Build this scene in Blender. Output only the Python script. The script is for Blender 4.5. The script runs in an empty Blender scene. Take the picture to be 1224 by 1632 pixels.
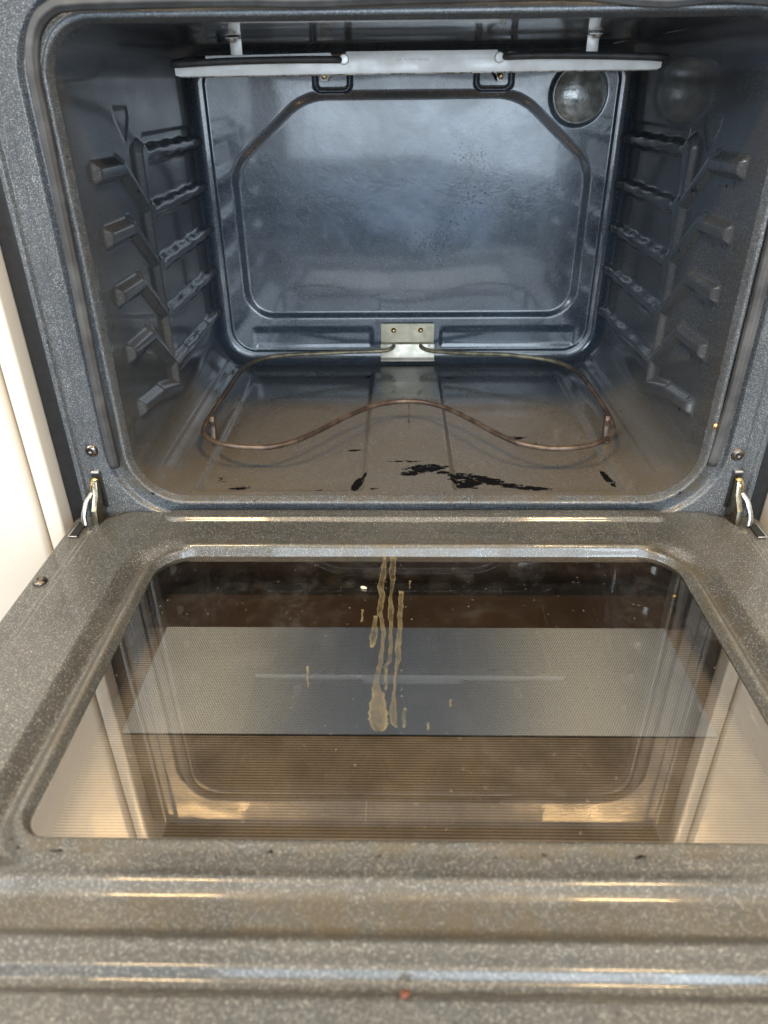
import bpy, math, random
import numpy as np
from mathutils import Vector, Matrix
random.seed(7)
scn = bpy.context.scene
COL = scn.collection

# ------------------------------------------------------------------ camera
cam_d = bpy.data.cameras.new('camera'); cam = bpy.data.objects.new('camera', cam_d); COL.objects.link(cam)
PI_, YA, RO = math.radians(30.4607), math.radians(1.2765), math.radians(-0.6258)
F = Vector((-math.sin(YA)*math.cos(PI_), math.cos(YA)*math.cos(PI_), -math.sin(PI_)))
R = Vector((math.cos(YA), math.sin(YA), 0)); U = R.cross(F)
R2 = R*math.cos(RO)+U*math.sin(RO); U2 = U*math.cos(RO)-R*math.sin(RO)
M = Matrix((R2, U2, -F)).transposed().to_4x4(); M.translation = Vector((-0.0176, -0.6961, 0.3902))
cam.matrix_world = M
cam_d.sensor_fit = 'VERTICAL'; cam_d.sensor_height = 36; cam_d.lens = 1149.2564/1632*36
cam_d.clip_start = 0.01; cam_d.clip_end = 50
cam_d.dof.use_dof = True; cam_d.dof.focus_distance = 0.86; cam_d.dof.aperture_fstop = 6.0
scn.camera = cam

# ------------------------------------------------------------------ world, lamps, exposure
w = bpy.data.worlds.new('World'); scn.world = w; w.use_nodes = True
nt = w.node_tree; bg = nt.nodes['Background']
tc = nt.nodes.new('ShaderNodeTexCoord'); sx = nt.nodes.new('ShaderNodeSeparateXYZ')
mr = nt.nodes.new('ShaderNodeMapRange'); mr.inputs[1].default_value = -0.15; mr.inputs[2].default_value = 0.75
cr = nt.nodes.new('ShaderNodeValToRGB')
cr.color_ramp.elements[0].color = (0.10, 0.085, 0.07, 1); cr.color_ramp.elements[1].color = (0.86, 0.92, 0.94, 1)
e = cr.color_ramp.elements.new(0.35); e.color = (0.34, 0.36, 0.38, 1)
nt.links.new(tc.outputs['Generated'], sx.inputs[0]); nt.links.new(sx.outputs[2], mr.inputs[0])
nt.links.new(mr.outputs[0], cr.inputs[0]); nt.links.new(cr.outputs[0], bg.inputs[0])
bg.inputs[1].default_value = 1.0

def area(name, loc, target, size, size_y, power, color, shape='RECTANGLE'):
    l = bpy.data.lights.new(name, 'AREA'); l.shape = shape; l.size = size; l.size_y = size_y
    l.energy = power; l.color = color
    o = bpy.data.objects.new(name, l); COL.objects.link(o); o.location = loc
    o.rotation_euler = (Vector(target)-Vector(loc)).to_track_quat('-Z', 'Y').to_euler()
    return o
area('window_light', (0.25, -3.1, 0.75), (0, 0, 0.25), 1.9, 1.5, 52, (0.72, 0.86, 1.0))
area('side_window_light', (-2.0, -1.6, 1.5), (0, 0, 0.2), 0.9, 1.2, 34, (0.72, 0.86, 1.0))
area('right_window_light', (1.10, -2.9, 1.1), (0, 0, 0.0), 0.30, 1.3, 12, (0.70, 0.85, 1.0))
area('ceiling_light_left', (-0.78, -1.13, 2.1), (-0.5, 0, 0), 0.34, 0.15, 24, (1.0, 0.66, 0.30))
area('ceiling_light_right', (0.72, -1.13, 2.1), (0.5, 0, 0), 0.34, 0.15, 24, (1.0, 0.66, 0.30))
scn.view_settings.view_transform = 'Standard'; scn.view_settings.look = 'None'
scn.view_settings.exposure = 0.52; scn.view_settings.gamma = 1
scn.render.engine = 'CYCLES'

# ------------------------------------------------------------------ helpers
ROOT_LOC = Vector((0, 0.25, -0.75))
def tag(o, label=None, cat=None, group=None, kind=None):
    if label: o['label'] = label
    if cat: o['category'] = cat
    if group: o['group'] = group
    if kind: o['kind'] = kind
    return o
def link(name, me, mat, parent, top=False):
    o = bpy.data.objects.new(name, me); COL.objects.link(o)
    if mat: me.materials.append(mat)
    if parent:
        o.parent = parent
        if parent.type == 'EMPTY': o.location = -parent.location
    return o
def mesh(name, V, Fc, mat, parent, smooth=True, attrs=None):
    me = bpy.data.meshes.new(name)
    me.from_pydata([tuple(v) for v in V], [], [tuple(f) for f in Fc]); me.update()
    if smooth: me.polygons.foreach_set('use_smooth', [True]*len(me.polygons))
    for k, a in (attrs or {}).items():
        at = me.attributes.new(k, 'FLOAT', 'POINT'); at.data.foreach_set('value', np.asarray(a, dtype=np.float32).ravel())
    return link(name, me, mat, parent)
def grid(name, P, mat, parent, closed=False, flip=False, attrs=None):
    nu, nv = P.shape[:2]
    idx = np.arange(nu*nv).reshape(nu, nv)
    a = idx[:-1, :-1]; b = idx[1:, :-1]; c = idx[1:, 1:]; d = idx[:-1, 1:]
    Fc = np.stack([a, b, c, d], -1).reshape(-1, 4)
    if closed:
        a = idx[:-1, -1]; b = idx[1:, -1]; c = idx[1:, 0]; d = idx[:-1, 0]
        Fc = np.vstack([Fc, np.stack([a, b, c, d], -1).reshape(-1, 4)])
    if flip: Fc = Fc[:, ::-1]
    return mesh(name, P.reshape(-1, 3).tolist(), Fc.tolist(), mat, parent, True, attrs)
def S(a, b, x):
    t = np.clip((x-a)/(b-a), 0, 1); return t*t*(3-2*t)
def SL(a, b, x, r=0.0005):
    sp = lambda v: r*np.logaddexp(0, v/r)
    sg = 1.0 if b > a else -1.0
    return (sp((x-a)*sg)-sp((x-b)*sg))/abs(b-a)
def bump(d, w): return np.exp(-(d/w)**2)
def sd_rr(x, y, cx, cy, hx, hy, r):
    qx = np.abs(x-cx)-hx+r; qy = np.abs(y-cy)-hy+r
    return np.minimum(np.maximum(qx, qy), 0)+np.hypot(np.maximum(qx, 0), np.maximum(qy, 0))-r
def sd_rr2(x, y, cx, cy, hx, hy, rt, rb):
    return np.where(y > cy, sd_rr(x, y, cx, cy, hx, hy, rt), sd_rr(x, y, cx, cy, hx, hy, rb))
def sd_seg(x, y, a, b):
    ax, ay = a; bx, by = b; dx, dy = bx-ax, by-ay
    t = np.clip(((x-ax)*dx+(y-ay)*dy)/(dx*dx+dy*dy+1e-12), 0, 1)
    return np.hypot(x-ax-t*dx, y-ay-t*dy), t
def blob(x, y, cx, cy, rx, ry, rot=0.0):
    c, s = math.cos(rot), math.sin(rot); u = ((x-cx)*c+(y-cy)*s)/rx; v = (-(x-cx)*s+(y-cy)*c)/ry
    return np.clip(1.25-np.sqrt(u*u+v*v), 0, 1)
def vnoise(x, y, sc, seed=0):
    x = np.asarray(x)*sc; y = np.asarray(y)*sc
    def h(i, j): 
        v = np.sin(i*127.1+j*311.7+seed*74.7)*43758.5453; return v-np.floor(v)
    i = np.floor(x); j = np.floor(y); fx = x-i; fy = y-j; fx = fx*fx*(3-2*fx); fy = fy*fy*(3-2*fy)
    return (h(i, j)*(1-fx)+h(i+1, j)*fx)*(1-fy)+(h(i, j+1)*(1-fx)+h(i+1, j+1)*fx)*fy
def rr_loop(cx, cy, hx, hy, rt, rb, ns=(60, 12, 40)):
    # counter-clockwise loop starting bottom left after the corner; rt for the +y corners
    nx, nc, ny = ns; pts = []
    def line(a, b, n): 
        for i in range(n): t = i/n; pts.append((a[0]+(b[0]-a[0])*t, a[1]+(b[1]-a[1])*t))
    def arc(ox, oy, r, a0, n):
        for i in range(n): a = a0+math.pi/2*i/n; pts.append((ox+r*math.cos(a), oy+r*math.sin(a)))
    line((cx-hx+rb, cy-hy), (cx+hx-rb, cy-hy), nx); arc(cx+hx-rb, cy-hy+rb, rb, -math.pi/2, nc)
    line((cx+hx, cy-hy+rb), (cx+hx, cy+hy-rt), ny); arc(cx+hx-rt, cy+hy-rt, rt, 0, nc)
    line((cx+hx-rt, cy+hy), (cx-hx+rt, cy+hy), nx); arc(cx-hx+rt, cy+hy-rt, rt, math.pi/2, nc)
    line((cx-hx, cy+hy-rt), (cx-hx, cy-hy+rb), ny); arc(cx-hx+rb, cy-hy+rb, rb, math.pi, nc)
    return np.array(pts)
def box(name, x0, x1, y0, y1, z0, z1, mat, parent, bevel=0.0):
    V = [(x, y, z) for x in (x0, x1) for y in (y0, y1) for z in (z0, z1)]
    Fc = [(0, 1, 3, 2), (4, 6, 7, 5), (0, 4, 5, 1), (2, 3, 7, 6), (0, 2, 6, 4), (1, 5, 7, 3)]
    o = mesh(name, V, Fc, mat, parent, False)
    if bevel: bev(o, bevel)
    return o
def bev(o, wd, seg=3):
    m = o.modifiers.new('b', 'BEVEL'); m.width = wd; m.segments = seg; m.limit_method = 'ANGLE'
    o.data.polygons.foreach_set('use_smooth', [True]*len(o.data.polygons))
    m.harden_normals = False
def catmull(pts, n=10):
    P = [Vector(p) for p in pts]; P = [P[0]*2-P[1]]+P+[P[-1]*2-P[-2]]; out = []
    for i in range(1, len(P)-2):
        a, b, c, d = P[i-1:i+3]
        for k in range(n):
            t = k/n
            out.append(0.5*((2*b)+(c-a)*t+(2*a-5*b+4*c-d)*t*t+(3*b-a-3*c+d)*t**3))
    out.append(P[-2]); return out
def tube(name, pts, r, mat, parent, n=10, seg=12, wob=0.0, ridge=0.0, squash=1.0, curve=True):
    C = catmull(pts, n) if curve else [Vector(p) for p in pts]
    V = []; Fc = []; up = Vector((0, 0, 1))
    N = None
    for i, p in enumerate(C):
        t = (C[min(i+1, len(C)-1)]-C[max(i-1, 0)]).normalized()
        if N is None:
            N = t.cross(up); 
            if N.length < 0.1: N = t.cross(Vector((0, 1, 0)))
            N.normalize()
        N = (N-t*N.dot(t)).normalized(); B = t.cross(N)
        rr = r*(1+wob*(vnoise(i*0.37, 3.1, 1, 5)-0.5)*2) if wob else r
        for k in range(seg):
            a = 2*math.pi*k/seg; q = rr*(1+ridge*math.cos(7*a)); V.append(p+N*math.cos(a)*q+B*math.sin(a)*q*squash)
    for i in range(len(C)-1):
        for k in range(seg):
            Fc.append((i*seg+k, i*seg+(k+1) % seg, (i+1)*seg+(k+1) % seg, (i+1)*seg+k))
    Fc.append(tuple(range(seg))[::-1]); Fc.append(tuple(range((len(C)-1)*seg, len(C)*seg)))
    return mesh(name, V, Fc, mat, parent)
def lathe(name, prof, origin, axis, mat, parent, seg=28):
    ax = Vector(axis).normalized(); a = ax.orthogonal().normalized(); b = ax.cross(a); o = Vector(origin)
    V = []; Fc = []
    for (r, h) in prof:
        for k in range(seg):
            t = 2*math.pi*k/seg; V.append(o+ax*h+(a*math.cos(t)+b*math.sin(t))*r)
    for i in range(len(prof)-1):
        for k in range(seg): Fc.append((i*seg+k, i*seg+(k+1) % seg, (i+1)*seg+(k+1) % seg, (i+1)*seg+k))
    Fc.append(tuple(range((len(prof)-1)*seg, len(prof)*seg)))
    return mesh(name, V, Fc, mat, parent)
def prism(name, poly, x0, x1, mat, parent, plane='yz', bevel=0.0):
    n = len(poly)
    def P(a, q): return (a, q[0], q[1]) if plane == 'yz' else ((q[0], a, q[1]) if plane == 'xz' else (q[0], q[1], a))
    V = [P(x0, q) for q in poly]+[P(x1, q) for q in poly]
    Fc = [tuple(range(n))[::-1], tuple(range(n, 2*n))]+[(i, (i+1) % n, n+(i+1) % n, n+i) for i in range(n)]
    o = mesh(name, V, Fc, mat, parent, False)
    if bevel: bev(o, bevel, 2)
    return o

# ------------------------------------------------------------------ materials
class NB:
    def __init__(s, name):
        s.m = bpy.data.materials.new(name); s.m.use_nodes = True; s.t = s.m.node_tree; s.p = s.t.nodes['Principled BSDF']
        s.out = s.t.nodes['Material Output']
    def n(s, typ, **k):
        o = s.t.nodes.new(typ)
        for a, v in k.items(): setattr(o, a, v)
        return o
    def l(s, a, b): s.t.links.new(a, b)
    def coord(s, scale=(1, 1, 1)):
        c = s.n('ShaderNodeTexCoord'); m = s.n('ShaderNodeMapping'); m.inputs['Scale'].default_value = scale
        s.l(c.outputs['Object'], m.inputs[0]); return m.outputs[0]
    def noise(s, scale, detail=3, rough=0.55, co=None, dist=0.0):
        o = s.n('ShaderNodeTexNoise'); o.inputs['Scale'].default_value = scale; o.inputs['Detail'].default_value = detail
        o.inputs['Roughness'].default_value = rough; o.inputs['Distortion'].default_value = dist
        s.l(co or s.coord(), o.inputs[0]); return o.outputs[0]
    def ramp(s, x, a, b, lo=0.0, hi=1.0):
        o = s.n('ShaderNodeMapRange'); o.interpolation_type = 'SMOOTHSTEP'
        for i, v in enumerate((a, b, lo, hi)): o.inputs[i+1].default_value = v
        s.l(x, o.inputs[0]); return o.outputs[0]
    def math(s, op, a, b=None):
        o = s.n('ShaderNodeMath', operation=op)
        for i, v in enumerate((a, b)):
            if v is None: continue
            if isinstance(v, (int, float)): o.inputs[i].default_value = v
            else: s.l(v, o.inputs[i])
        return o.outputs[0]
    def mix(s, f, a, b):
        o = s.n('ShaderNodeMix', data_type='RGBA')
        if isinstance(f, (int, float)): o.inputs[0].default_value = f
        else: s.l(f, o.inputs[0])
        for i, v in ((6, a), (7, b)):
            if isinstance(v, tuple): o.inputs[i].default_value = (*v, 1) if len(v) == 3 else v
            else: s.l(v, o.inputs[i])
        return o.outputs[2]
    def attr(s, name):
        o = s.n('ShaderNodeAttribute'); o.attribute_name = name; return o.outputs['Fac']
    def bump(s, h, strength, dist, prev=None):
        o = s.n('ShaderNodeBump'); o.inputs['Strength'].default_value = strength; o.inputs['Distance'].default_value = dist
        s.l(h, o.inputs['Height'])
        if prev: s.l(prev, o.inputs['Normal'])
        return o.outputs[0]
    def set(s, **k):
        for a, v in k.items():
            i = s.p.inputs[a.replace('_', ' ')]
            if hasattr(v, 'links') or hasattr(v, 'is_linked'): s.l(v, i)
            elif isinstance(v, tuple): i.default_value = (*v, 1) if len(v) == 3 else v
            else: i.default_value = v

def enamel(name, base, base2, speck, density, rough=0.2, fleck=950, stain=(0.095, 0.075, 0.042), orange=0.10, film=None, bs=1.0, coat=0.5):
    b = NB(name); co = b.coord()
    col = b.mix(b.ramp(b.noise(9, 4), 0.3, 0.7), base, base2)
    col = b.mix(b.attr('tan'), col, (0.100, 0.093, 0.081))  # warm lamplight put into the colour of front floor and lower walls
    # porcelain flecks
    def flecks(scale, thr, rad):
        v = b.n('ShaderNodeTexVoronoi'); v.inputs['Scale'].default_value = scale; b.l(co, v.inputs['Vector'])
        sp = b.n('ShaderNodeSeparateColor'); b.l(v.outputs['Color'], sp.inputs[0])
        on = b.ramp(sp.outputs[0], thr, thr+0.12); near = b.ramp(v.outputs['Distance'], rad, rad*0.55)
        return b.math('MULTIPLY', on, near), sp.outputs[1]
    f1, r1 = flecks(fleck, 1-density, 0.55); f2, r2 = flecks(fleck*0.55, 1-density*0.35, 0.42)
    fl = b.math('MAXIMUM', b.math('MULTIPLY', f1, b.ramp(r1, 0, 1, 0.35, 1.0)), f2)
    col = b.mix(b.math('MULTIPLY', fl, 0.85), col, speck)
    if film:   # dried whitish wipe marks, with the window's bluish reflection put into the colour
        fm = b.math('MULTIPLY', b.attr('film'), b.ramp(b.noise(7, 6, 0.6, co, 1.2), 0.35, 0.65, 0.25, 1.0))
        col = b.mix(b.math('MULTIPLY', fm, 0.75), col, film)
    st = b.math('MULTIPLY', b.attr('stain'), b.ramp(b.noise(38, 6, 0.65, co, 0.5), 0.3, 0.68, 0.1, 1.0))
    col = b.mix(b.math('MULTIPLY', st, 0.8), col, stain)
    # burnt crust: ragged patches inside the mask
    n1 = b.noise(140*bs, 8, 0.70, b.coord((0.7, 1.3, 1.0)), 0.35)
    bm = b.ramp(b.math('ADD', n1, b.math('MULTIPLY', b.attr('burn'), 0.52)), 0.74, 0.76)
    bm = b.math('MULTIPLY', bm, b.ramp(b.attr('burn'), 0.0, 0.08))
    bm = b.math('MULTIPLY', bm, b.ramp(b.noise(110*bs, 6, 0.68, b.coord((0.8, 1.2, 1.0))), 0.405, 0.425))
    bcol = b.mix(b.ramp(b.noise(60, 2), 0.68, 0.74), (0.004, 0.004, 0.005), (0.05, 0.024, 0.014))
    col = b.mix(bm, col, bcol)
    # small spatter dots over everything
    v = b.n('ShaderNodeTexVoronoi'); v.inputs['Scale'].default_value = 85; b.l(co, v.inputs['Vector'])
    sp = b.n('ShaderNodeSeparateColor'); b.l(v.outputs['Color'], sp.inputs[0])
    dots = b.math('MULTIPLY', b.ramp(sp.outputs[0], 0.86, 0.90), b.ramp(v.outputs['Distance'], 0.13, 0.07))
    col = b.mix(b.math('MULTIPLY', dots, 0.85), col, (0.02, 0.012, 0.008))
    rg = b.ramp(b.noise(14, 5, 0.6, co, 0.6), 0.3, 0.75, rough*0.75, rough*1.6)
    rg = b.math('ADD', rg, b.math('MULTIPLY', st, 0.22))
    rg = b.math('ADD', rg, b.math('MULTIPLY', bm, 0.30))
    nb = b.bump(b.noise(420, 2), orange, 0.0006)
    nb = b.bump(b.noise(45, 3), orange*0.9, 0.002, nb)
    nb = b.bump(bm, 0.9, 0.0012, nb); nb = b.bump(fl, 0.22, 0.0003, nb)
    b.set(Base_Color=col, Roughness=rg, Normal=nb, Coat_Weight=b.math('MULTIPLY', b.math('SUBTRACT', 1.0, bm), coat), Coat_Roughness=0.06, Specular_IOR_Level=b.math('MULTIPLY', b.math('SUBTRACT', 1.0, b.math('MULTIPLY', bm, 0.85)), 0.62))
    return b.m
def metal(name, col, col2, rough=0.35, met=1.0, scale=60, bumpk=0.1, spots=0.0):
    b = NB(name); c = b.mix(b.ramp(b.noise(scale, 5, 0.65), 0.35, 0.7), col, col2)
    if spots: c = b.mix(b.ramp(b.noise(scale*4, 4), 0.68-spots, 0.72-spots), c, (0.03, 0.02, 0.015))
    b.set(Base_Color=c, Metallic=met, Roughness=b.ramp(b.noise(scale*0.7, 3), 0.3, 0.7, rough*0.8, rough*1.35),
          Normal=b.bump(b.noise(scale*6, 3), bumpk, 0.0005)); return b.m
def plain(name, col, rough=0.5, col2=None, scale=30, bumpk=0.05, coat=0.0):
    b = NB(name); c = b.mix(b.ramp(b.noise(scale, 4), 0.3, 0.7), col, col2 or tuple(v*0.85 for v in col))
    b.set(Base_Color=c, Roughness=rough, Normal=b.bump(b.noise(scale*8, 2), bumpk, 0.0006), Coat_Weight=coat); return b.m

M_cav = enamel('cavity_enamel', (0.020, 0.030, 0.044), (0.028, 0.041, 0.058), (0.30, 0.33, 0.36), 0.16, 0.20, 1100, film=(0.13, 0.19, 0.28), orange=0.16, bs=4.2)
M_side = enamel('side_wall_enamel', (0.050, 0.054, 0.059), (0.064, 0.069, 0.074), (0.34, 0.34, 0.33), 0.14, 0.16, 1350, orange=0.10)
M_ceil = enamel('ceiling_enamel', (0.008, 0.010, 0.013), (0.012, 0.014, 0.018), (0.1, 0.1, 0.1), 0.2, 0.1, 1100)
M_floor = enamel('floor_enamel', (0.034, 0.040, 0.046), (0.044, 0.050, 0.056), (0.60, 0.56, 0.46), 0.17, 0.28, 1250, orange=0.06)
M_frame = enamel('frame_enamel', (0.052, 0.060, 0.068), (0.072, 0.080, 0.088), (0.85, 0.90, 0.94), 0.27, 0.34, 2000, orange=0.22, coat=0.2, stain=(0.075, 0.052, 0.020))
M_door = enamel('door_enamel', (0.040, 0.041, 0.038), (0.066, 0.065, 0.059), (0.92, 0.90, 0.80), 0.21, 0.38, 1800, stain=(0.075, 0.054, 0.022), orange=0.15)
M_gasket = None
b = NB('gasket_fibre'); co = b.coord()
b.set(Base_Color=b.mix(b.ramp(b.noise(30, 4), 0.35, 0.7), (0.045, 0.045, 0.045), (0.095, 0.095, 0.094)), Roughness=0.55,
      Normal=b.bump(b.noise(300, 3, 0.6, b.coord((1, 1, 0.08))), 0.3, 0.0006)); M_gasket = b.m
M_bar = metal('aluminised_bar', (0.90, 0.90, 0.88), (0.78, 0.77, 0.74), 0.5, 0.25, 40, 0.12)
M_barburn = metal('scorched_flange', (0.55, 0.51, 0.44), (0.18, 0.12, 0.07), 0.5, 0.6, 90, 0.2, 0.10)
M_strap = metal('strap_steel', (0.62, 0.61, 0.58), (0.45, 0.43, 0.40), 0.4, 0.6, 60)
M_broil = plain('broil_element_sheath', (0.055, 0.055, 0.055), 0.5, (0.030, 0.030, 0.032), 80, 0.3)
b = NB('bake_element_sheath'); co = b.coord()
sy = b.n('ShaderNodeSeparateXYZ'); b.l(co, sy.inputs[0])
front = b.mix(b.ramp(b.noise(45, 4, 0.6), 0.4, 0.62), (0.135, 0.100, 0.075), (0.062, 0.042, 0.033))
back = b.mix(b.ramp(b.noise(70, 3), 0.4, 0.6), (0.27, 0.23, 0.14), (0.14, 0.115, 0.08))
b.set(Base_Color=b.mix(b.ramp(sy.outputs[1], 0.30, 0.40), front, back), Metallic=0.45, Roughness=0.42,
      Normal=b.bump(b.noise(400, 3), 0.2, 0.0004)); M_bake = b.m
M_zinc = metal('zinc_plate', (0.66, 0.61, 0.50), (0.52, 0.47, 0.37), 0.42, 0.5, 50, 0.06)
M_zinc2 = metal('dull_plate', (0.42, 0.38, 0.28), (0.33, 0.29, 0.21), 0.42, 0.7, 50, 0.06)
M_brass = metal('yellow_zinc', (0.80, 0.58, 0.26), (0.55, 0.33, 0.14), 0.25, 1.0, 120, 0.1)
M_hinge = metal('hinge_plate_steel', (0.34, 0.30, 0.22), (0.20, 0.17, 0.12), 0.3, 1.0, 90, 0.1)
M_steel = metal('bright_steel', (0.75, 0.74, 0.70), (0.50, 0.47, 0.41), 0.22, 1.0, 120, 0.1)
M_screw = metal('dark_screw', (0.22, 0.19, 0.16), (0.12, 0.10, 0.085), 0.3, 1.0, 200, 0.1)
M_dark = plain('dark_recess', (0.012, 0.012, 0.012), 0.6)
M_body = plain('black_side_panel', (0.007, 0.008, 0.010), 0.6, (0.014, 0.014, 0.015), 120, 0.2)
M_cream = plain('cream_cabinet_paint', (0.80, 0.74, 0.64), 0.32, (0.76, 0.70, 0.60), 6, 0.03, 0.2)
M_brown = plain('window_well_liner', (0.050, 0.033, 0.024), 0.45, (0.030, 0.020, 0.016), 14, 0.1)
M_brown2 = plain('brown_heat_shield', (0.085, 0.060, 0.045), 0.4, (0.06, 0.040, 0.03), 10, 0.1)
M_label = plain('pale_label', (0.85, 0.80, 0.72), 0.5)
M_ink = plain('label_ink', (0.15, 0.13, 0.12), 0.6)
M_crumb = plain('pale_crumb', (0.75, 0.66, 0.36), 0.35, (0.85, 0.78, 0.55), 300, 0.1, 0.4)
M_crumb2 = plain('scorched_crumb', (0.16, 0.045, 0.02), 0.5, (0.06, 0.02, 0.01), 300, 0.4)
b = NB('lamp_glass'); co = b.coord()
b.set(Base_Color=b.mix(b.ramp(b.noise(70, 5), 0.35, 0.65), (0.38, 0.38, 0.36), (0.17, 0.17, 0.16)), Metallic=0.15,
      Roughness=b.ramp(b.noise(90, 3), 0.3, 0.7, 0.12, 0.35), Normal=b.bump(b.noise(120, 3), 0.35, 0.0015), Coat_Weight=0.6); M_lamp = b.m

def glass(name, dots=False):
    b = NB(name); co = b.coord(); b.t.nodes.remove(b.p)
    tr = b.n('ShaderNodeBsdfTransparent'); tr.inputs[0].default_value = (0.82, 0.81, 0.79, 1)
    gl = b.n('ShaderNodeBsdfGlossy'); gl.inputs['Roughness'].default_value = 0.015
    gl.inputs['Color'].default_value = (1.0, 0.95, 0.88, 1)
    fr = b.n('ShaderNodeFresnel'); fr.inputs['IOR'].default_value = 1.9
    fac = b.math('ADD', b.math('MULTIPLY', fr.outputs[0], 1.15), 0.07)
    mx = b.n('ShaderNodeMixShader'); b.l(fac, mx.inputs[0]); b.l(tr.outputs[0], mx.inputs[1]); b.l(gl.outputs[0], mx.inputs[2])
    # grease haze, spatter and fine scratches lying on the pane
    df = b.n('ShaderNodeBsdfDiffuse'); b.l(b.mix(b.ramp(b.noise(25, 3), 0.4, 0.6), (0.30, 0.22, 0.13), (0.50, 0.46, 0.40)), df.inputs[0])
    v = b.n('ShaderNodeTexVoronoi'); v.inputs['Scale'].default_value = 210; b.l(co, v.inputs['Vector'])
    sp = b.n('ShaderNodeSeparateColor'); b.l(v.outputs['Color'], sp.inputs[0])
    d1 = b.math('MULTIPLY', b.ramp(sp.outputs[0], 0.72, 0.95), b.ramp(v.outputs['Distance'], 0.20, 0.06))
    haze = b.math('MULTIPLY', b.ramp(b.noise(6, 3, 0.5, co), 0.40, 0.65, 0.15, 1.0), b.ramp(b.noise(48, 7, 0.72, co, 0.4), 0.42, 0.75, 0.01, 0.065))
    scr = b.ramp(b.noise(60, 2, 0.5, b.coord((14, 0.35, 1)), 0.4), 0.66, 0.72, 0, 0.22)
    scr = b.math('MULTIPLY', scr, b.ramp(b.noise(9, 2), 0.5, 0.62))
    sy = b.n('ShaderNodeSeparateXYZ'); b.l(co, sy.inputs[0])
    scr = b.math('MULTIPLY', scr, b.ramp(sy.outputs[1], -0.26, -0.31))
    f2 = b.math('MAXIMUM', b.math('MAXIMUM', b.math('MULTIPLY', d1, 0.45), haze), scr)
    m2 = b.n('ShaderNodeMixShader'); b.l(f2, m2.inputs[0]); b.l(mx.outputs[0], m2.inputs[1]); b.l(df.outputs[0], m2.inputs[2])
    b.l(m2.outputs[0], b.out.inputs[0]); return b.m
M_glass = glass('window_glass')
def dotscreen(name, ink, under, pitch=0.0021, lines=False):
    b = NB(name); co = b.coord()
    s = b.n('ShaderNodeSeparateXYZ'); b.l(co, s.inputs[0])
    row = b.math('MULTIPLY', s.outputs[1], 1/(pitch*0.87)); ri = b.math('FLOOR', row)
    odd = b.math('MULTIPLY', b.math('MODULO', b.math('ADD', ri, 4000), 2), 0.5)
    u = b.math('SUBTRACT', b.math('FRACT', b.math('ADD', b.math('MULTIPLY', s.outputs[0], 1/pitch), b.math('ADD', odd, 4000))), 0.5)
    v = b.math('SUBTRACT', b.math('FRACT', row), 0.5)
    if lines:
        k = b.math('MULTIPLY', b.ramp(b.math('ABSOLUTE', v), 0.20, 0.30), b.ramp(b.math('ABSOLUTE', u), 0.02, 0.10, 0.55, 1.0))
        k = b.math('MULTIPLY', k, b.ramp(b.noise(16, 5, 0.6), 0.3, 0.7, 0.45, 1.0))
        b.set(Base_Color=b.mix(k, under, ink), Roughness=0.4); return b.m
    d = b.math('SQRT', b.math('ADD', b.math('MULTIPLY', u, u), b.math('MULTIPLY', v, v)))
    k = b.ramp(d, 0.30, 0.38)
    # fine stamped metal sheet: highlights stretch towards the viewer
    tg = b.n('ShaderNodeCombineXYZ'); tg.inputs[1].default_value = 1.0
    b.set(Base_Color=b.mix(k, under, ink), Roughness=0.42, Metallic=b.math('MULTIPLY', k, 0.85), Anisotropic=1.0, Tangent=tg.outputs[0]); return b.m
M_dots = dotscreen('silver_dot_screen', (0.42, 0.52, 0.68), (0.025, 0.025, 0.025), 0.0021)
M_dots2 = dotscreen('dark_line_screen', (0.55, 0.50, 0.44), (0.035, 0.031, 0.028), 0.0028, True)
b = NB('dried_grease'); b.t.nodes.remove(b.p)
pr = b.n('ShaderNodeBsdfPrincipled'); pr.inputs['Base Color'].default_value = (0.31, 0.25, 0.135, 1); pr.inputs['Roughness'].default_value = 0.3
trn = b.n('ShaderNodeBsdfTransparent'); mx = b.n('ShaderNodeMixShader')
b.l(b.math('ADD', b.math('MULTIPLY', b.attr('rim'), 0.30), b.ramp(b.noise(110, 4, 0.6), 0.3, 0.7, 0.05, 0.30)), mx.inputs[0]); b.l(trn.outputs[0], mx.inputs[1]); b.l(pr.outputs[0], mx.inputs[2])
b.l(mx.outputs[0], b.out.inputs[0]); M_drip = b.m

# ------------------------------------------------------------------ the oven
oven = bpy.data.objects.new('oven', None); COL.objects.link(oven); oven.location = ROOT_LOC
tag(oven, 'grimy speckled grey enamel oven with its door hanging open', 'oven')
HW, ZT, DEP = 0.305, 0.437, 0.4625
RT, RB = 0.042, 0.055

# back wall
nx, nz = 520, 390
X, Z = np.meshgrid(np.linspace(-0.31, 0.31, nx), np.linspace(-0.004, 0.442, nz), indexing='ij')
dout = -sd_rr2(X, Z, 0, ZT/2, HW, ZT/2, RT, RB)
h = np.zeros_like(X)
rr = 0.016; q = np.clip(1-dout/rr, 0, 1); h += rr*(1-np.sqrt(np.clip(1-q*q, 0, 1)))
h += 0.003*S(0.020, 0.016, dout)
dp = sd_rr(X, Z, 0.001, (0.076+0.381)/2, 0.2575, (0.381-0.076)/2, 0.04)
nxv, nzv = 0.085, 0.1025; nl = math.hypot(nxv, nzv)
cut = ((np.abs(X-0.001)-0.2575)*nxv+(Z-0.292)*nzv)/nl
kk = 0.02; mxs = np.maximum(dp, cut)+np.clip(kk-np.abs(dp-cut), 0, kk)**2/(4*kk)
h += -0.0055*SL(0.0055, -0.0035, mxs, 0.0007)
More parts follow.
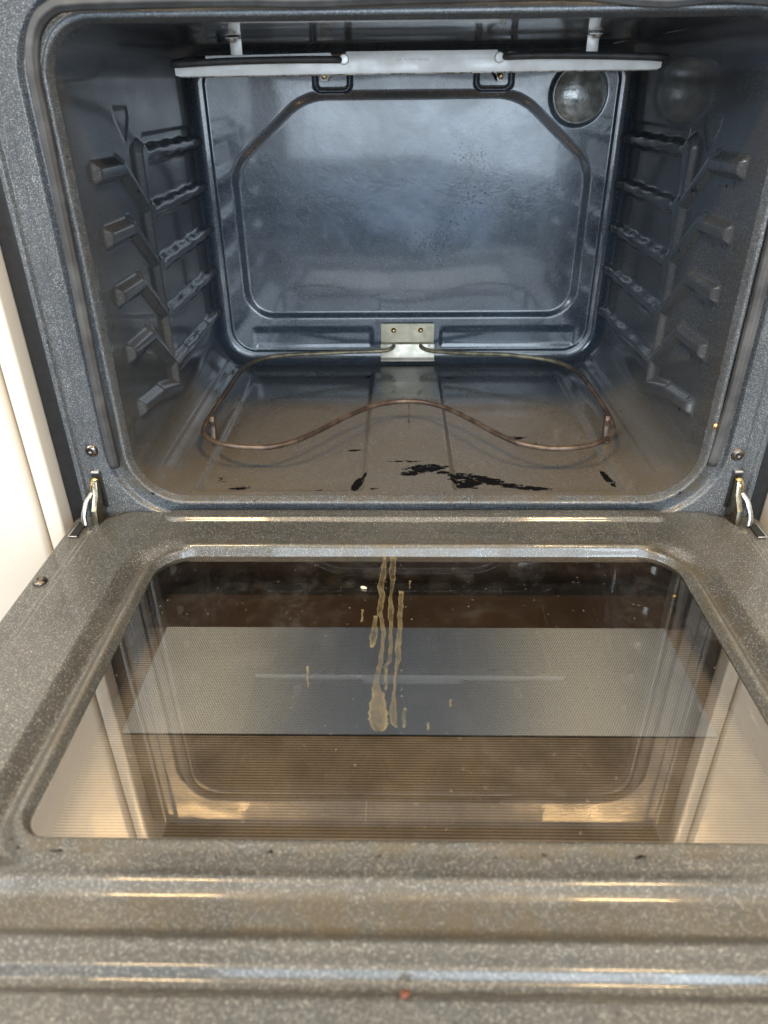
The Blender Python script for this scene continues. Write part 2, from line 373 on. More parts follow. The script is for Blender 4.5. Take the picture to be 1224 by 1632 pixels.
for (x0, x1) in ((-0.252, -0.060), (0.052, 0.268)):
    d = sd_rr(X, Z, (x0+x1)/2, 0.0435, (x1-x0)/2, 0.0185, 0.005); h += -0.0022*SL(0.0030, -0.0030, d, 0.0012)*S(0.060, 0.045, Z)
for cx in (-0.1085, 0.1145):
    d = sd_rr(X, Z, cx, 0.404, 0.024, 0.017, 0.009); h -= 0.004*bump(d, 0.0022)
d = np.hypot(X-0.2325, Z-0.380); h += -0.0018*bump(d-0.037, 0.0025)-0.002*S(0.037, 0.034, d)
h += 0.0012*(vnoise(X, Z, 9, 2)-0.5)
ro = np.exp(-((X-0.02)/0.19)**4)*S(0.12, 0.24, Z)*S(0.385, 0.35, Z)
film = np.clip(ro*(0.55+0.7*vnoise(X, Z, 11, 4)), 0, 1)
burn = np.clip(sum(k*blob(X, Z, *a) for k, a in [(0.50, (0.085, 0.31, 0.09, 0.03)), (0.80, (0.048, 0.155, 0.006, 0.035)), (0.62, (0.03, 0.19, 0.09, 0.04)), (0.55, (0.10, 0.25, 0.08, 0.05)), (0.6, (-0.02, 0.27, 0.05, 0.02)), (0.55, (-0.03, 0.14, 0.03, 0.02)), (0.5, (0.14, 0.12, 0.06, 0.02))]), 0, 0.62)*0.47
stain = 0.25*S(0.35, 0.43, Z)+0.3*S(0.03, 0.0, Z)
back = grid('back_wall', np.stack([X, DEP-h, Z], -1), M_cav, oven, flip=False, attrs=dict(film=film, burn=burn, stain=stain))

# side walls with the pressed rack guides
def wave(t, p): return 0.0007*np.sign(np.sin(t*2*np.pi/p))*np.abs(np.sin(t*2*np.pi/p))**0.6
G = [0.328, 0.269, 0.209, 0.149, 0.087]; L = [0.3225, 0.2645, 0.2075, 0.1485, 0.089]
def guides(Y, Z):
    D = np.full_like(Y, 1.0)
    for i in range(5):
        g, l = G[i], L[i]
        d, t = sd_seg(Y, Z, (0.50, g-0.002), (0.192, g)); D = np.minimum(D, d-0.0060-wave(Y+0.01*i, 0.058))
        if i < 4:
            vz = g-0.050; d, t = sd_seg(Y, Z, (0.189, g), (0.178, vz)); D = np.minimum(D, d-(0.0130-0.0100*t))
            a, c = (0.177, vz), (0.118, l+0.001)
            d, t = sd_seg(Y, Z, a, c); D = np.minimum(D, d-0.0056-0.0012*t)
            D = np.minimum(D, sd_rr(Y, Z, 0.0835, l-0.0005-(Y-0.0835)*0.02, 0.0365, 0.0066, 0.0012))
        else:
            d, t = sd_seg(Y, Z, (0.189, g), (0.188, 0.058)); D = np.minimum(D, d-0.0075)
            d, t = sd_seg(Y, Z, (0.188, 0.058), (0.120, 0.0765)); D = np.minimum(D, d-0.0075)
            D = np.minimum(D, sd_rr(Y, Z, 0.088, 0.0805-(Y-0.088)*0.13, 0.040, 0.0064, 0.0012))
    return D
for sgn in (-1, 1):
    ns = 430; zc = ZT/2
    arcb = RB*math.pi/2; arct = RT*math.pi/2; mid = ZT-RB-RT; tot = arcb+mid+arct
    s = np.linspace(0, tot, ns); px = np.zeros(ns); pz = np.zeros(ns); nnx = np.zeros(ns); nnz = np.zeros(ns)
    for i, v in enumerate(s):
        if v < arcb: a = -math.pi/2+v/RB; px[i] = HW-RB+RB*math.cos(a); pz[i] = RB+RB*math.sin(a)
        elif v < arcb+mid: a = 0; px[i] = HW; pz[i] = RB+v-arcb
        else: a = (v-arcb-mid)/RT; px[i] = HW-RT+RT*math.cos(a); pz[i] = ZT-RT+RT*math.sin(a)
        nnx[i] = -math.cos(a); nnz[i] = -math.sin(a)
    ys = np.linspace(0.004, DEP+0.006, 430)
    Y, I = np.meshgrid(ys, np.arange(ns), indexing='ij'); Zz = pz[I]
    D = guides(Y, Zz)
    h = 0.0078*SL(0.0042, -0.0018, D, 0.0008)
    fil = np.abs(s[I]-0.036); h += 0.0015*S(0.011, 0.004, fil)*S(0.03, 0.05, Y)*S(0.44, 0.42, Y)
    ty = 0.148 if sgn > 0 else 0.152; tz = 0.3475 if sgn > 0 else 0.361
    dsh = np.maximum(np.abs(Y-ty)-0.021, np.maximum(tz-0.016-Zz, Zz-tz-0.014)); dsh = np.maximum(dsh, (np.abs(Y-ty)*0.75-(Zz-tz+0.019)*0.66))
    h -= 0.0012*S(0.003, -0.003, dsh)
    # shallow pressed panels between the guides and the front flange
    h -= 0.0015*S(0.004, -0.004, np.abs(Y-0.325)-0.115)*S(0.35, 0.345, Zz)*S(0.07, 0.075, Zz)
    h += 0.0010*(vnoise(Y, Zz, 12, 3+sgn)-0.5)
    h *= S(0.0, 0.012, Y)
    P = np.stack([sgn*(px[I]+nnx[I]*h), Y, Zz+nnz[I]*h], -1)
    burn = np.zeros_like(Y)
    for i in range(5):
        burn = np.maximum(burn, (0.45 if sgn > 0 else 0.25)*blob(Y, Zz, 0.075, L[i]-0.017, 0.045, 0.010)); burn = np.maximum(burn, 0.40*blob(Y, Zz, 0.15, L[i]-0.028, 0.03, 0.014, -0.7))
        burn = np.maximum(burn, (0.48 if sgn > 0 else 0.2)*blob(Y, Zz, 0.060, L[i]+0.004, 0.014, 0.005))
    stain = 0.35*S(0.05, 0.012, Y)+0.12*S(0.10, 0.0, Y)*S(0.2, 0.02, Zz)+0.35*S(0.07, 0.02, Zz)*S(0.35, 0.1, Y)
    grid('side_wall', P, M_side, oven, flip=(sgn > 0), attrs=dict(burn=burn*0.7, stain=stain, tan=S(0.07, 0.01, Zz)*S(0.36, 0.22, Y)))

# floor with two pressed panels
X, Y = np.meshgrid(np.linspace(-(HW-RB), HW-RB, 420), np.linspace(0.004, DEP+0.006, 400), indexing='ij')
h = np.zeros_like(X)
def fpan(x0, x1, y0, y1): return sd_rr(X, Y, (x0+x1)/2, (y0+y1)/2, (x1-x0)/2, (y1-y0)/2, 0.006)
for a in ((-0.245, -0.058, 0.017, 0.408), (0.0468, 0.235, 0.017, 0.404)): h -= 0.0055*SL(0.0030, -0.0028, fpan(*a), 0.0006)
h += 0.0008*(vnoise(X, Y, 10, 8)-0.5)
burn = np.zeros_like(X)
for k, a in [(1.15, (0.014, 0.068, 0.028, 0.013, 0.2)), (0.8, (0.035, 0.058, 0.012, 0.006)), (0.95, (-0.004, 0.056, 0.014, 0.008)), (0.75, (0.036, 0.074, 0.018, 0.004)), (1.3, (0.060, 0.048, 0.022, 0.021)),
             (1.1, (0.082, 0.052, 0.030, 0.010, -0.4)), (0.95, (0.120, 0.034, 0.050, 0.008, -0.25)), (0.7, (0.150, 0.020, 0.03, 0.004)), (1.2, (0.227, 0.055, 0.005, 0.024, 0.15)), (0.75, (0.205, 0.020, 0.025, 0.004)),
             (1.3, (-0.063, 0.042, 0.007, 0.022, -0.3)), (0.65, (-0.010, 0.088, 0.03, 0.004)), (0.7, (0.135, 0.165, 0.022, 0.010, 0.4)), (0.62, (0.155, 0.145, 0.015, 0.015)), (0.65, (0.135, 0.150, 0.01, 0.012)),
             (0.65, (-0.200, 0.030, 0.022, 0.008)), (0.55, (-0.225, 0.050, 0.012, 0.01)), (0.55, (0.06, 0.395, 0.02, 0.008)), (0.45, (-0.1, 0.02, 0.12, 0.01)), (0.6, (-0.07, 0.13, 0.02, 0.006)), (0.55, (-0.065, 0.40, 0.02, 0.008))]:
    burn = np.maximum(burn, k*0.98*blob(X, Y, *a))
stain = 0.30*S(0.35, 0.05, Y)+0.6*bump(Y-0.012, 0.012)*S(0.12, 0.24, np.abs(X))+0.5*blob(X, Y, -0.2, 0.05, 0.06, 0.03)
flr = grid('cavity_floor', np.stack([X, Y, h], -1), M_floor, oven, attrs=dict(burn=burn, stain=stain, tan=S(0.37, 0.24, Y)))
X, Y = np.meshgrid(np.linspace(-(HW-RT), HW-RT, 60), np.linspace(0.004, DEP+0.006, 60), indexing='ij')
grid('cavity_ceiling', np.stack([X, Y, ZT-0.0015*bump(Y-0.28, 0.05)-0.001*(vnoise(X, Y, 15, 2)-0.5)], -1), M_ceil, oven, flip=True, attrs=dict(burn=X*0, stain=X*0+0.2))

# front frame around the mouth
loopm = dict(ns=(150, 26, 110))
ds = np.concatenate([np.linspace(0, 0.034, 46), np.linspace(0.036, 0.0475, 9)])
rings = [rr_loop(0, ZT/2, HW+d, ZT/2+d, RT+d, RB+d, **loopm) for d in ds]
outer = rr_loop(0, 0.242, 0.3725, 0.282, 0.02, 0.004, **loopm)
lastr = rings[-1]
rings += [lastr*(1-t)+outer*t for t in np.linspace(0, 1, 34)[1:]]
A = np.array(rings); X = A[..., 0]; Z = A[..., 1]
d = sd_rr2(X, Z, 0, ZT/2, HW, ZT/2, RT, RB)
Yv = 0.006-0.011*S(-0.001, 0.0045, d)+0.010*S(0.0065, 0.0115, d)-0.0055*S(0.0245, 0.0300, d)
ax = np.abs(X)
Yv = Yv+0.0035*S(0.349, 0.3525, ax)*S(0.3655, 0.3622, ax)-0.001*bump(ax-0.3670, 0.003)+0.010*S(0.3695, 0.3725, ax)
Yv = Yv+0.0005*(vnoise(X, Z, 30, 6)-0.5)
stain = (1.1*bump(d-0.013, 0.010)*S(0.16, 0.04, Z)*S(-0.01, 0.01, Z)+0.6*bump(d, 0.004)*(0.4+0.6*vnoise(X, Z, 22, 9))+0.25*S(0.06, -0.02, Z))
burn = 0.5*blob(np.abs(X), Z, 0.29, 0.005, 0.006, 0.005)+0.22*bump(d-0.010, 0.012)*S(0.2, 0.0, Z)
frame = grid('front_frame', np.stack([X, Yv, Z], -1), M_frame, oven, closed=True, flip=True, attrs=dict(burn=burn, stain=np.clip(stain, 0, 1)))
# body sides, widened and blackened to stand for the shaded gap beside them
for sg in (-1, 1):
    a, c = sorted((sg*0.366, sg*0.3975)); box('side_panel', a, c, 0.018, 0.62, -0.72, 0.54, M_body, oven, 0.003)

# gasket
gp = [(-0.3235, -0.004, 0.040), (-0.3225, -0.007, 0.12), (-0.3195, -0.007, 0.25), (-0.3175, -0.007, 0.36), (-0.3165, -0.007, 0.405),
      (-0.309, -0.007, 0.431), (-0.293, -0.007, 0.446), (-0.265, -0.007, 0.4505), (-0.14, -0.007, 0.4515), (-0.09, -0.007, 0.4505), (0.0, -0.007, 0.4518), (0.12, -0.007, 0.4525),
      (0.185, -0.007, 0.4475), (0.23, -0.007, 0.4500), (0.27, -0.007, 0.448), (0.293, -0.007, 0.444), (0.309, -0.007, 0.430), (0.3165, -0.007, 0.405), (0.3180, -0.007, 0.36), (0.3195, -0.007, 0.25), (0.319, -0.007, 0.12), (0.3160, -0.004, 0.042)]
tube('door_gasket', gp, 0.0056, M_gasket, oven, n=14, seg=42, wob=0.035, ridge=0.045)
lathe('gasket_clip', [(0.0035, 0), (0.0033, 0.002), (0.001, 0.003)], (0.3105, -0.003, 0.086), (0, -1, 0), M_brass, frame, 16)
def screw(x, y, z, axis, parent, r=0.0062, mat=None):
    s = lathe('screw', [(r*1.15, 0), (r*1.12, 0.0006), (r*0.98, 0.0018), (r*0.6, 0.0028), (r*0.22, 0.0031), (r*0.12, 0.0016)], (x, y, z), axis, mat or M_screw, parent, 24)
    return s
screw(-0.3468, -0.0002, 0.0572, (0, -1, 0), frame); screw(0.3425, -0.0002, 0.0515, (0, -1, 0), frame)

# control panel above the opening, two pale labels under it
panel = box('control_panel', -0.372, 0.372, -0.018, 0.10, 0.528, 0.68, M_body, oven, 0.006)
box('label_plate', -0.175, -0.060, -0.0195, -0.0182, 0.535, 0.552, M_label, panel)
box('label_plate', 0.085, 0.175, -0.0195, -0.0182, 0.535, 0.550, M_label, panel)

# lamp cover
prof = [(0.0365, 0.0), (0.0365, 0.003), (0.0345, 0.004)]+[(0.0345*math.cos(a), 0.003+0.009*math.sin(a)) for a in np.linspace(0.1, 1.5, 12)]
lathe('lamp_cover', prof, (0.2325, DEP+0.001, 0.380), (0, -1, 0), M_lamp, back, 40)
for cx, zz in ((-0.1185, 0.4045), (0.122, 0.4025)):
    prism('fixing_tab', [(cx-0.006, zz+0.008), (cx+0.016*(1 if cx < 0 else -1), zz+0.010), (cx+0.004, zz-0.006), (cx-0.004, zz-0.006)], DEP-0.010, DEP-0.0085, M_strap, back, 'xz')
    screw(cx, DEP-0.010, zz, (0, -1, 0), back, 0.0034, M_brass)

# ------------------------------------------------------------------ broil element hung under the ceiling
broil = tube('broil_element', [(-0.0760, 0.330, 0.421), (-0.0755, 0.225, 0.4165), (-0.079, 0.198, 0.4160), (-0.092, 0.191, 0.4162), (-0.13, 0.191, 0.4164), (-0.19, 0.1905, 0.4158), (-0.235, 0.1905, 0.4142), (-0.250, 0.1925, 0.4136),
       (-0.2565, 0.202, 0.4140), (-0.2520, 0.218, 0.4165), (-0.238, 0.240, 0.4190), (-0.232, 0.33, 0.420), (-0.225, 0.42, 0.420), (0.0, 0.435, 0.420), (0.225, 0.42, 0.420), (0.237, 0.33, 0.419), (0.243, 0.240, 0.4175),
       (0.2580, 0.218, 0.4160), (0.2640, 0.203, 0.4145), (0.256, 0.1925, 0.4145), (0.240, 0.1905, 0.4155), (0.19, 0.1905, 0.4170), (0.14, 0.191, 0.4178), (0.108, 0.191, 0.4176), (0.094, 0.198, 0.4172), (0.0895, 0.225, 0.4175), (0.090, 0.330, 0.421)],
       0.0034, M_broil, oven, n=8, seg=14)
bar = prism('support_bar', [(-0.2545, 0.4035), (-0.250, 0.4025), (0.255, 0.4045), (0.2585, 0.406), (0.2585, 0.414), (0.256, 0.4172), (0.098, 0.4215), (0.0970, 0.4195), (0.094, 0.4187), (0.0865, 0.4187), (0.0865, 0.4235), (-0.0720, 0.4235), (-0.0735, 0.4185), (-0.086, 0.4185), (-0.0885, 0.4225), (-0.2205, 0.4210), (-0.2205, 0.4175), (-0.2545, 0.414)],
            0.1975, 0.1990, M_bar, broil, 'xz', 0.0004)
prism('bar_flange', [(-0.250, 0.4025), (0.255, 0.4045), (0.255, 0.4035), (-0.250, 0.4015)], 0.1965, 0.214, M_barburn, broil, 'xz', 0.0003)
for cx in (-0.0745, 0.0885):
    lathe('sleeve', [(0.0052, 0), (0.0052, 0.0012), (0.0042, 0.0014)], (cx, 0.1975, 0.4165), (0, -1, 0), M_strap, broil, 20)
for cx in (-0.1865, 0.1835):
    box('hanging_strap', cx-0.0062, cx+0.0062, 0.1950, 0.1963, 0.4205, 0.4375, M_strap, broil, 0.0004)
    box('strap_foot', cx-0.0075, cx+0.0060, 0.180, 0.197, 0.4350, 0.4362, M_strap, broil, 0.0004)
    screw(cx+0.002*np.sign(cx), 0.187, 0.4350, (0, 0, -1), broil, 0.0034, M_strap)
t = bpy.data.curves.new('patent_text', 'FONT'); t.body = 'U.S. PATENT 9067003'; t.size = 0.0052; t.extrude = 0.00012; t.space_character = 1.12
to = bpy.data.objects.new('stamped_text', t); COL.objects.link(to); 
dg = bpy.context.evaluated_depsgraph_get(); me = bpy.data.meshes.new_from_object(to.evaluated_get(dg)); bpy.data.objects.remove(to)
V = np.array([v.co[:] for v in me.vertices]); 
M_stamp = plain('stamped_letters', (0.42, 0.42, 0.41), 0.5)
for v in me.vertices: v.co = Vector((-0.0185+v.co.x*0.62, 0.19735-v.co.z, 0.4145+v.co.y*0.62))
me.materials.clear(); link('stamped_text', me, M_stamp, broil)

# ------------------------------------------------------------------ bake element
zb = 0.030
bake = tube('bake_element', [(-0.0245, 0.462, 0.028), (-0.0245, 0.452, 0.028), (-0.0300, 0.444, 0.0255), (-0.045, 0.4400, 0.0240), (-0.105, 0.430, 0.0250), (-0.20, 0.4000, zb), (-0.236, 0.3750, zb), (-0.2500, 0.33, zb), (-0.2545, 0.25, zb), (-0.2575, 0.17, zb), (-0.2570, 0.118, zb), (-0.246, 0.092, zb), (-0.225, 0.0745, zb),
      (-0.197, 0.0655, zb), (-0.166, 0.0660, zb), (-0.140, 0.0815, zb), (-0.112, 0.115, zb), (-0.085, 0.153, zb), (-0.055, 0.187, zb), (-0.028, 0.203, zb), (-0.004, 0.2075, zb), (0.022, 0.201, zb), (0.048, 0.180, zb), (0.076, 0.142, zb), (0.103, 0.100, zb), (0.128, 0.073, zb), (0.158, 0.0610, zb), (0.188, 0.0630, zb), (0.214, 0.0745, zb),
      (0.236, 0.0960, zb), (0.2465, 0.125, zb), (0.2495, 0.17, zb), (0.2490, 0.25, zb), (0.246, 0.31, zb), (0.233, 0.350, zb), (0.205, 0.378, zb), (0.150, 0.400, zb), (0.10, 0.4180, 0.026), (0.045, 0.4350, 0.0240), (0.0270, 0.4420, 0.0255), (0.0200, 0.450, 0.028), (0.0195, 0.462, 0.028)],
      0.0032, M_bake, oven, n=8, seg=14)
tube('support_leg', [(-0.0035, 0.2075, 0.0325), (-0.0030, 0.2050, 0.022), (-0.0030, 0.2050, 0.001)], 0.0011, M_bake, bake, n=4, seg=8)
for sx_ in (-1, 1):
    x0 = -0.2560 if sx_ < 0 else 0.2480
    prism('support_leg', [(0.150, 0.036), (0.142, 0.036), (0.1395, 0.030), (0.142, 0.022), (0.135, 0.0015), (0.151, 0.0015), (0.148, 0.022), (0.152, 0.030)], x0-0.003-0.004*sx_, x0+0.003-0.004*sx_, M_bake, bake, 'yz', 0.0008)
prism('mounting_plate', [(0.4585, 0.0630), (0.4570, 0.0630), (0.4570, 0.0330), (0.4540, 0.0300), (0.4540, 0.0060), (0.4555, 0.0060), (0.4555, 0.0310), (0.4585, 0.0340)], -0.0448, 0.0408, M_zinc2, bake, 'yz')
prism('terminal_plate', [(0.4535, 0.0312), (0.4523, 0.0306), (0.4500, 0.0095), (0.4440, 0.0060), (0.4440, 0.0050), (0.4512, 0.0080), (0.4535, 0.0290)], -0.0455, 0.0415, M_zinc, bake, 'yz', 0.0003)
for cx in (-0.0245, 0.0190):
    lathe('nut', [(0.0042, 0), (0.0042, 0.0006), (0.0030, 0.0010), (0.0028, 0.0042), (0.001, 0.005)], (cx, 0.4570, 0.0525), (0, -1, 0), M_brass, bake, 18)
for cx in (-0.0370, 0.0330):
    lathe('rivet', [(0.0020, 0), (0.0018, 0.0006), (0.0005, 0.0009)], (cx, 0.4525, 0.0285), (0, -1, 0), M_strap, bake, 14)

# ------------------------------------------------------------------ door
ZD = -0.0167
GC = -0.246; GX = 0.2586; GY = 0.161; GRF = 0.036; GRN = 0.018
lp = dict(ns=(170, 24, 110))
ds = np.linspace(0, 0.040, 44)
rings = [rr_loop(0, GC, GX+d, GY+d, GRF+d, GRN+d, **lp) for d in ds]
outer = rr_loop(0, (-0.575-0.001)/2, 0.3805, (0.575-0.001)/2, 0.012, 0.012, **lp)
rings += [rings[-1]*(1-t)+outer*t for t in np.linspace(0, 1, 130)[1:]]
A = np.array(rings); X = A[..., 0]; Y = A[..., 1]
d = np.where(Y > GC, sd_rr(X, Y, 0, GC, GX, GY, GRF), sd_rr(X, Y, 0, GC, GX, GY, GRN))
h = -0.0075*S(0.0045, -0.0005, d)+0.0012*bump(d-0.006, 0.004)
side = S(0.240, 0.262, np.abs(X))*S(-0.055, -0.10, Y)*S(-0.435, -0.415, Y)
h += -0.0100*side*S(0.008, 0.020, d)*S(0.036, 0.021, d)
def cap(y0, y1, hx, hh, sl=0.0035):
    return hh*SL(0.0015, -sl, sd_rr(X, Y, 0, (y0+y1)/2, hx, (y1-y0)/2, (y1-y0)/2*0.98))
h += cap(-0.081, -0.053, 0.247, 0.0042, 0.003)
h += cap(-0.0245, -0.0045, 0.273, 0.0044, 0.0028)
h += -0.0016*S(-0.424, -0.412, Y)*S(-0.404, -0.410, Y)*0
# ribs along the near edge
def step(a, b_): return S(a, b_, Y)
h += -0.0046*SL(-0.4385, -0.4465, Y, 0.0008)*SL(-0.4720, -0.4660, Y, 0.0008)
h += 0.0012*bump(Y+0.4365, 0.004)+0.0012*bump(Y+0.4735, 0.004)
h += -0.0055*SL(-0.4870, -0.4910, Y, 0.0007)*SL(-0.5010, -0.4970, Y, 0.0007)
h += -0.0040*S(-0.540, -0.550, Y)
do = sd_rr(X, Y, 0, -0.3, 0.347, 0.300, 0.050)
h += -0.0036*SL(0.0, 0.0026, do, 0.0004)-0.0024*SL(0.0080, 0.0100, do, 0.0004)
edge = sd_rr(X, Y, 0, -0.288, 0.3805, 0.287, 0.012)
h += -0.004*S(-0.004, 0.0, edge)
h += 0.0006*(vnoise(X, Y, 14, 12)-0.5)
vn = vnoise(X, Y, 26, 21); vn2 = vnoise(X, Y, 7, 22)
stain = (1.3*bump(d-0.010, 0.005)*(0.3+0.9*vn)*S(-0.06, -0.09, Y)+0.7*S(0.05, 0.02, d)*S(-0.06, -0.09, Y)*S(-0.40, -0.38, Y)*vn2
         + 0.75*(0.35+vn2)*S(-0.438, -0.447, Y)*S(-0.474, -0.466, Y)+0.35*S(0.1, 0.35, np.abs(X))*S(-0.2, -0.05, Y)*vn2+0.22*vn2)
burn = 0.24*bump(d-0.013, 0.004)*S(-0.06, -0.09, Y)+0.17*bump(Y+0.413, 0.002)
P = np.stack([X, Y, ZD+h], -1)
# fold the skirt down round the outside
ring = outer; sk = []
for k, zz in enumerate((-0.010, -0.020, -0.045)):
    sk.append(np.stack([ring[:, 0]*1.0005, ring[:, 1], np.full(len(ring), ZD+zz)], -1))
P2 = np.concatenate([P, np.array(sk)], 0)
pad = lambda a: np.concatenate([a, np.zeros((3, a.shape[1]))], 0)
door = grid('oven_door', P2, M_door, oven, closed=True, flip=False, attrs=dict(stain=pad(np.clip(stain, 0, 1)), burn=pad(burn)))
tag(door, 'open door of speckled brownish grey enamel with a smeared window')
lip = rr_loop(0, GC, GX-0.0002, GY-0.0002, GRF, GRN, ns=(30, 10, 20))
zg = ZD-0.006
# glass pane
g = rr_loop(0, GC, GX+0.004, GY+0.004, GRF, GRN, ns=(30, 10, 20))
mesh('window_glass', [(x, y, zg) for x, y in g], [tuple(range(len(g)))], M_glass, door, False)
# well under the glass
well = rr_loop(0, GC, GX+0.002, GY+0.002, GRF, GRN, ns=(40, 10, 24)); zw = -0.0535
W = np.stack([np.stack([well[:, 0]*s_, GC+(well[:, 1]-GC)*s_, np.full(len(well), z_)], -1) for s_, z_ in ((1.0, zg-0.001), (1.0, zg-0.008), (0.985, zg-0.010), (0.98, zw+0.004), (0.99, zw-0.002))])
grid('window_well', W, M_brown, door, closed=True, flip=True)
box('inner_screen', -0.262, 0.262, -0.1055, -0.080, zw-0.004, zw-0.002, M_dark, door)
box('inner_screen', -0.262, 0.262, -0.1585, -0.1055, zw-0.004, zw-0.002, M_brown2, door)
box('inner_screen', -0.2385, 0.2345, -0.2920, -0.1600, zw-0.001, zw+0.0005, M_dots, door)
box('inner_screen', -0.262, 0.262, -0.410, -0.1585, zw-0.004, zw-0.0020, M_dots2, door)
for sg in (-1, 1):
    a, c = sorted((sg*0.3615, sg*0.3700))
    prism('hinge_slot', [(a, -0.049), (c, -0.049), (c, -0.026), ((a+c)/2, -0.018), (a, -0.020)], ZD-0.0052, ZD-0.0040, M_dark, door, 'xy')  # flat dark plate, the slot's inner shade put into its colour
    tube('slot_rim', [(sg*0.3705, -0.022, ZD-0.0042), (sg*0.3705, -0.0495, ZD-0.0042), (sg*0.3612, -0.0495, ZD-0.0042)], 0.0007, M_strap, door, seg=6, curve=False)
screw(-0.3665, -0.130, ZD-0.0046, (0, 0, 1), door); screw(0.3665, -0.130, ZD-0.0046, (0, 0, 1), door)

# hinges
for sg in (-1, 1):
    x0 = sg*0.3475
    hg = prism('door_hinge', [(0.004, 0.0290), (-0.010, 0.0240), (-0.0145, 0.010), (-0.0270, -0.003), (-0.0290, -0.0215), (0.004, -0.0235)], x0-0.0028, x0+0.0028, M_hinge, oven, 'yz', 0.0004)
    box('slot_opening', x0-0.0058, x0+0.0058, -0.0012, 0.004, -0.012, 0.0335, M_dark, hg, 0.0005)  # dark block in place of a hole, its shade given as colour
    box('catch', x0-0.0042, x0+0.0042, -0.0040, -0.0005, 0.0312, 0.0335, M_strap, hg, 0.0005)
    tube('latch', [(x0+sg*0.001, -0.004, 0.0250), (x0+sg*0.002, -0.0085, 0.0200), (x0+sg*0.002, -0.010, 0.0120)], 0.0045, M_brass, hg, n=6, seg=10, squash=0.6)
    tube('link', [(x0+sg*0.006, -0.0080, 0.0100), (x0+sg*0.010, -0.0160, 0.0040), (x0+sg*0.0115, -0.0220, -0.0030), (x0+sg*0.0130, -0.0260, -0.0110), (x0+sg*0.0120, -0.0290, -0.0200)], 0.0033, M_steel, hg, n=6, seg=10, squash=0.7)
    lathe('rivet', [(0.0030, 0), (0.0028, 0.001), (0.0012, 0.0018)], (x0+sg*0.0028, -0.013, 0.0035), (sg, -0.4, 0.2), M_steel, hg, 16)

# dried grease runs on the glass
def drip(pts, first=None):
    n = 6; C = catmull([(x, y, w_) for x, y, w_ in pts], n); prof = [(-1, 1.0, 0), (-0.90, 1.0, 0.00040), (-0.68, 0.12, 0.00028), (0, 0.0, 0.00025), (0.68, 0.12, 0.00028), (0.90, 1.0, 0.00040), (1, 1.0, 0)]
    V = []; rim = []
    for i, c in enumerate(C):
        wv = max(c.z, 0.0004)*(1+0.12*math.sin(i*1.7)); endf = 1.0 if i in (0, 1, len(C)-1, len(C)-2) else 0.0
        for u, r_, zz in prof:
            V.append((c.x+u*wv/2+0.0003*math.sin(i*0.9), c.y, zg+0.0002+zz)); rim.append(max(r_ if wv > 0.0022 else 0.7, endf))
    Fc = []; m = len(prof)
    for i in range(len(C)-1):
        for k in range(m-1): Fc.append((i*m+k, (i+1)*m+k, (i+1)*m+k+1, i*m+k+1))
    return mesh('grease_drip', V, Fc, M_drip, door, True, dict(rim=rim))
drip([(-0.0314, -0.0848, 0.0023), (-0.0315, -0.1066, 0.0053), (-0.0338, -0.1354, 0.0059), (-0.0323, -0.1528, 0.0052), (-0.0342, -0.1714, 0.0051), (-0.0322, -0.1856, 0.0033), (-0.0302, -0.2026, 0.0038), (-0.0307, -0.2189, 0.0026), (-0.0316, -0.2345, 0.0037), (-0.033, -0.2494, 0.0036), (-0.0347, -0.2609, 0.0035), (-0.0350, -0.2700, 0.0060), (-0.0330, -0.2801, 0.0097), (-0.0329, -0.297, 0.0142), (-0.0321, -0.3069, 0.0139), (-0.0316, -0.3118, 0.0120), (-0.0315, -0.3154, 0.0073), (-0.0315, -0.3166, 0.0028)])
drip([(-0.0223, -0.0803, 0.0057), (-0.0227, -0.115, 0.0058), (-0.0226, -0.1314, 0.0036), (-0.0242, -0.149, 0.0026), (-0.024, -0.1749, 0.0054), (-0.0238, -0.1924, 0.003), (-0.0238, -0.2188, 0.003), (-0.0245, -0.239, 0.0031), (-0.0272, -0.2457, 0.0025), (-0.027, -0.2608, 0.0022), (-0.0272, -0.2734, 0.002)])
drip([(-0.0145, -0.1432, 0.0044), (-0.0146, -0.1584, 0.0044), (-0.0156, -0.1785, 0.0043), (-0.0159, -0.2025, 0.0038), (-0.0173, -0.2188, 0.0048), (-0.0173, -0.2374, 0.0042), (-0.0193, -0.2522, 0.002), (-0.0202, -0.2664, 0.0019), (-0.0207, -0.28, 0.0025), (-0.0211, -0.2944, 0.0048), (-0.0207, -0.3069, 0.0046), (-0.0187, -0.3129, 0.001)])
drip([(-0.0379, -0.1803, 0.0034), (-0.0381, -0.1925, 0.0038), (-0.0387, -0.2092, 0.0064), (-0.0401, -0.2237, 0.0026)])
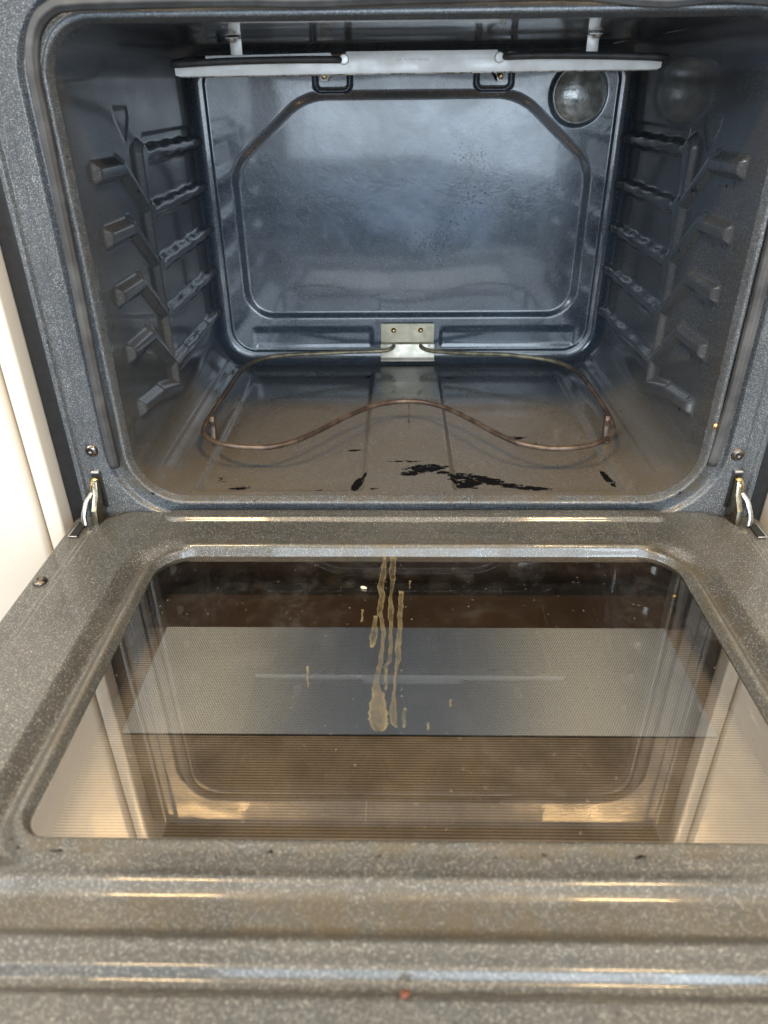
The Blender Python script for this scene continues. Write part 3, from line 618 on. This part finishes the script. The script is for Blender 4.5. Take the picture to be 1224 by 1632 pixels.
for a in ([(-0.05, -0.1714, 0.0023), (-0.0499, -0.1786, 0.0011), (-0.05, -0.1891, 0.002)], [(-0.0059, -0.1263, 0.0022), (-0.0061, -0.133, 0.0008), (-0.0063, -0.1392, 0.0009)], [(-0.012, -0.293, 0.0023), (-0.0129, -0.3019, 0.0026), (-0.0128, -0.3129, 0.0017)],
          [(0.0052, -0.3079, 0.0012), (0.0051, -0.311, 0.0014), (0.005, -0.3151, 0.0018)], [(0.0236, -0.2837, 0.0014), (0.0233, -0.288, 0.0012), (0.0231, -0.2915, 0.0014)], [(-0.0927, -0.2469, 0.002), (-0.0904, -0.2641, 0.001), (-0.0891, -0.271, 0.0006)]): drip(a)

# ------------------------------------------------------------------ crumbs
def crumb(name, loc, dims, rz, mat, label):
    n = 12; V = []; Fc = []; rings_ = 8
    for i in range(rings_+1):
        th = math.pi*i/rings_
        for k in range(n):
            a = 2*math.pi*k/n; q = 1+0.12*(vnoise(i*1.3, k*0.9, 1, 3)-0.5)*2
            V.append((dims[0]*math.cos(th)*q, dims[1]*math.sin(th)*math.cos(a)*q*(1-0.25*math.cos(th)), dims[2]*(math.sin(th)*math.sin(a)*q+1)))
    for i in range(rings_):
        for k in range(n): Fc.append((i*n+k, (i+1)*n+k, (i+1)*n+(k+1) % n, i*n+(k+1) % n))
    o = mesh(name, V, Fc, mat, None); o.location = loc; o.rotation_euler = (0, 0, rz); return tag(o, label, 'crumb')
crumb('food_crumb', (-0.0501, -0.1388, zg+0.0002), (0.0032, 0.0017, 0.0011), -0.35, M_crumb, 'pale yellow grain-shaped crumb lying on the door glass beside the grease runs')
crumb('food_crumb', (-0.0135, -0.5000, ZD-0.0002), (0.0030, 0.0024, 0.0013), 0.3, M_crumb2, 'reddish brown crumb lying on the ribbed near edge of the open door')

# ------------------------------------------------------------------ neighbouring cabinets
def cabinet(sg, label):
    r = bpy.data.objects.new('kitchen_cabinet', None); COL.objects.link(r); r.location = (sg*0.7, 0.28, -0.85); tag(r, label, 'cabinet')
    def bx(name, a, c, y0, y1, z0, z1, bv):
        a, c = sorted((sg*a, sg*c)); return box(name, a, c, y0, y1, z0, z1, M_cream, r, bv)
    bx('carcass', 0.418, 1.05, 0.012, 0.62, -0.85, 1.3, 0.002)
    bx('face_frame', 0.3985, 0.4180, -0.004, 0.30, -0.85, 1.3, 0.0035)
    bx('cabinet_door', 0.4205, 1.04, -0.010, 0.0105, -0.80, 1.28, 0.006)
cabinet(-1, 'cream painted cabinet at the left side of the oven')
cabinet(1, 'cream painted cabinet at the right side of the oven')
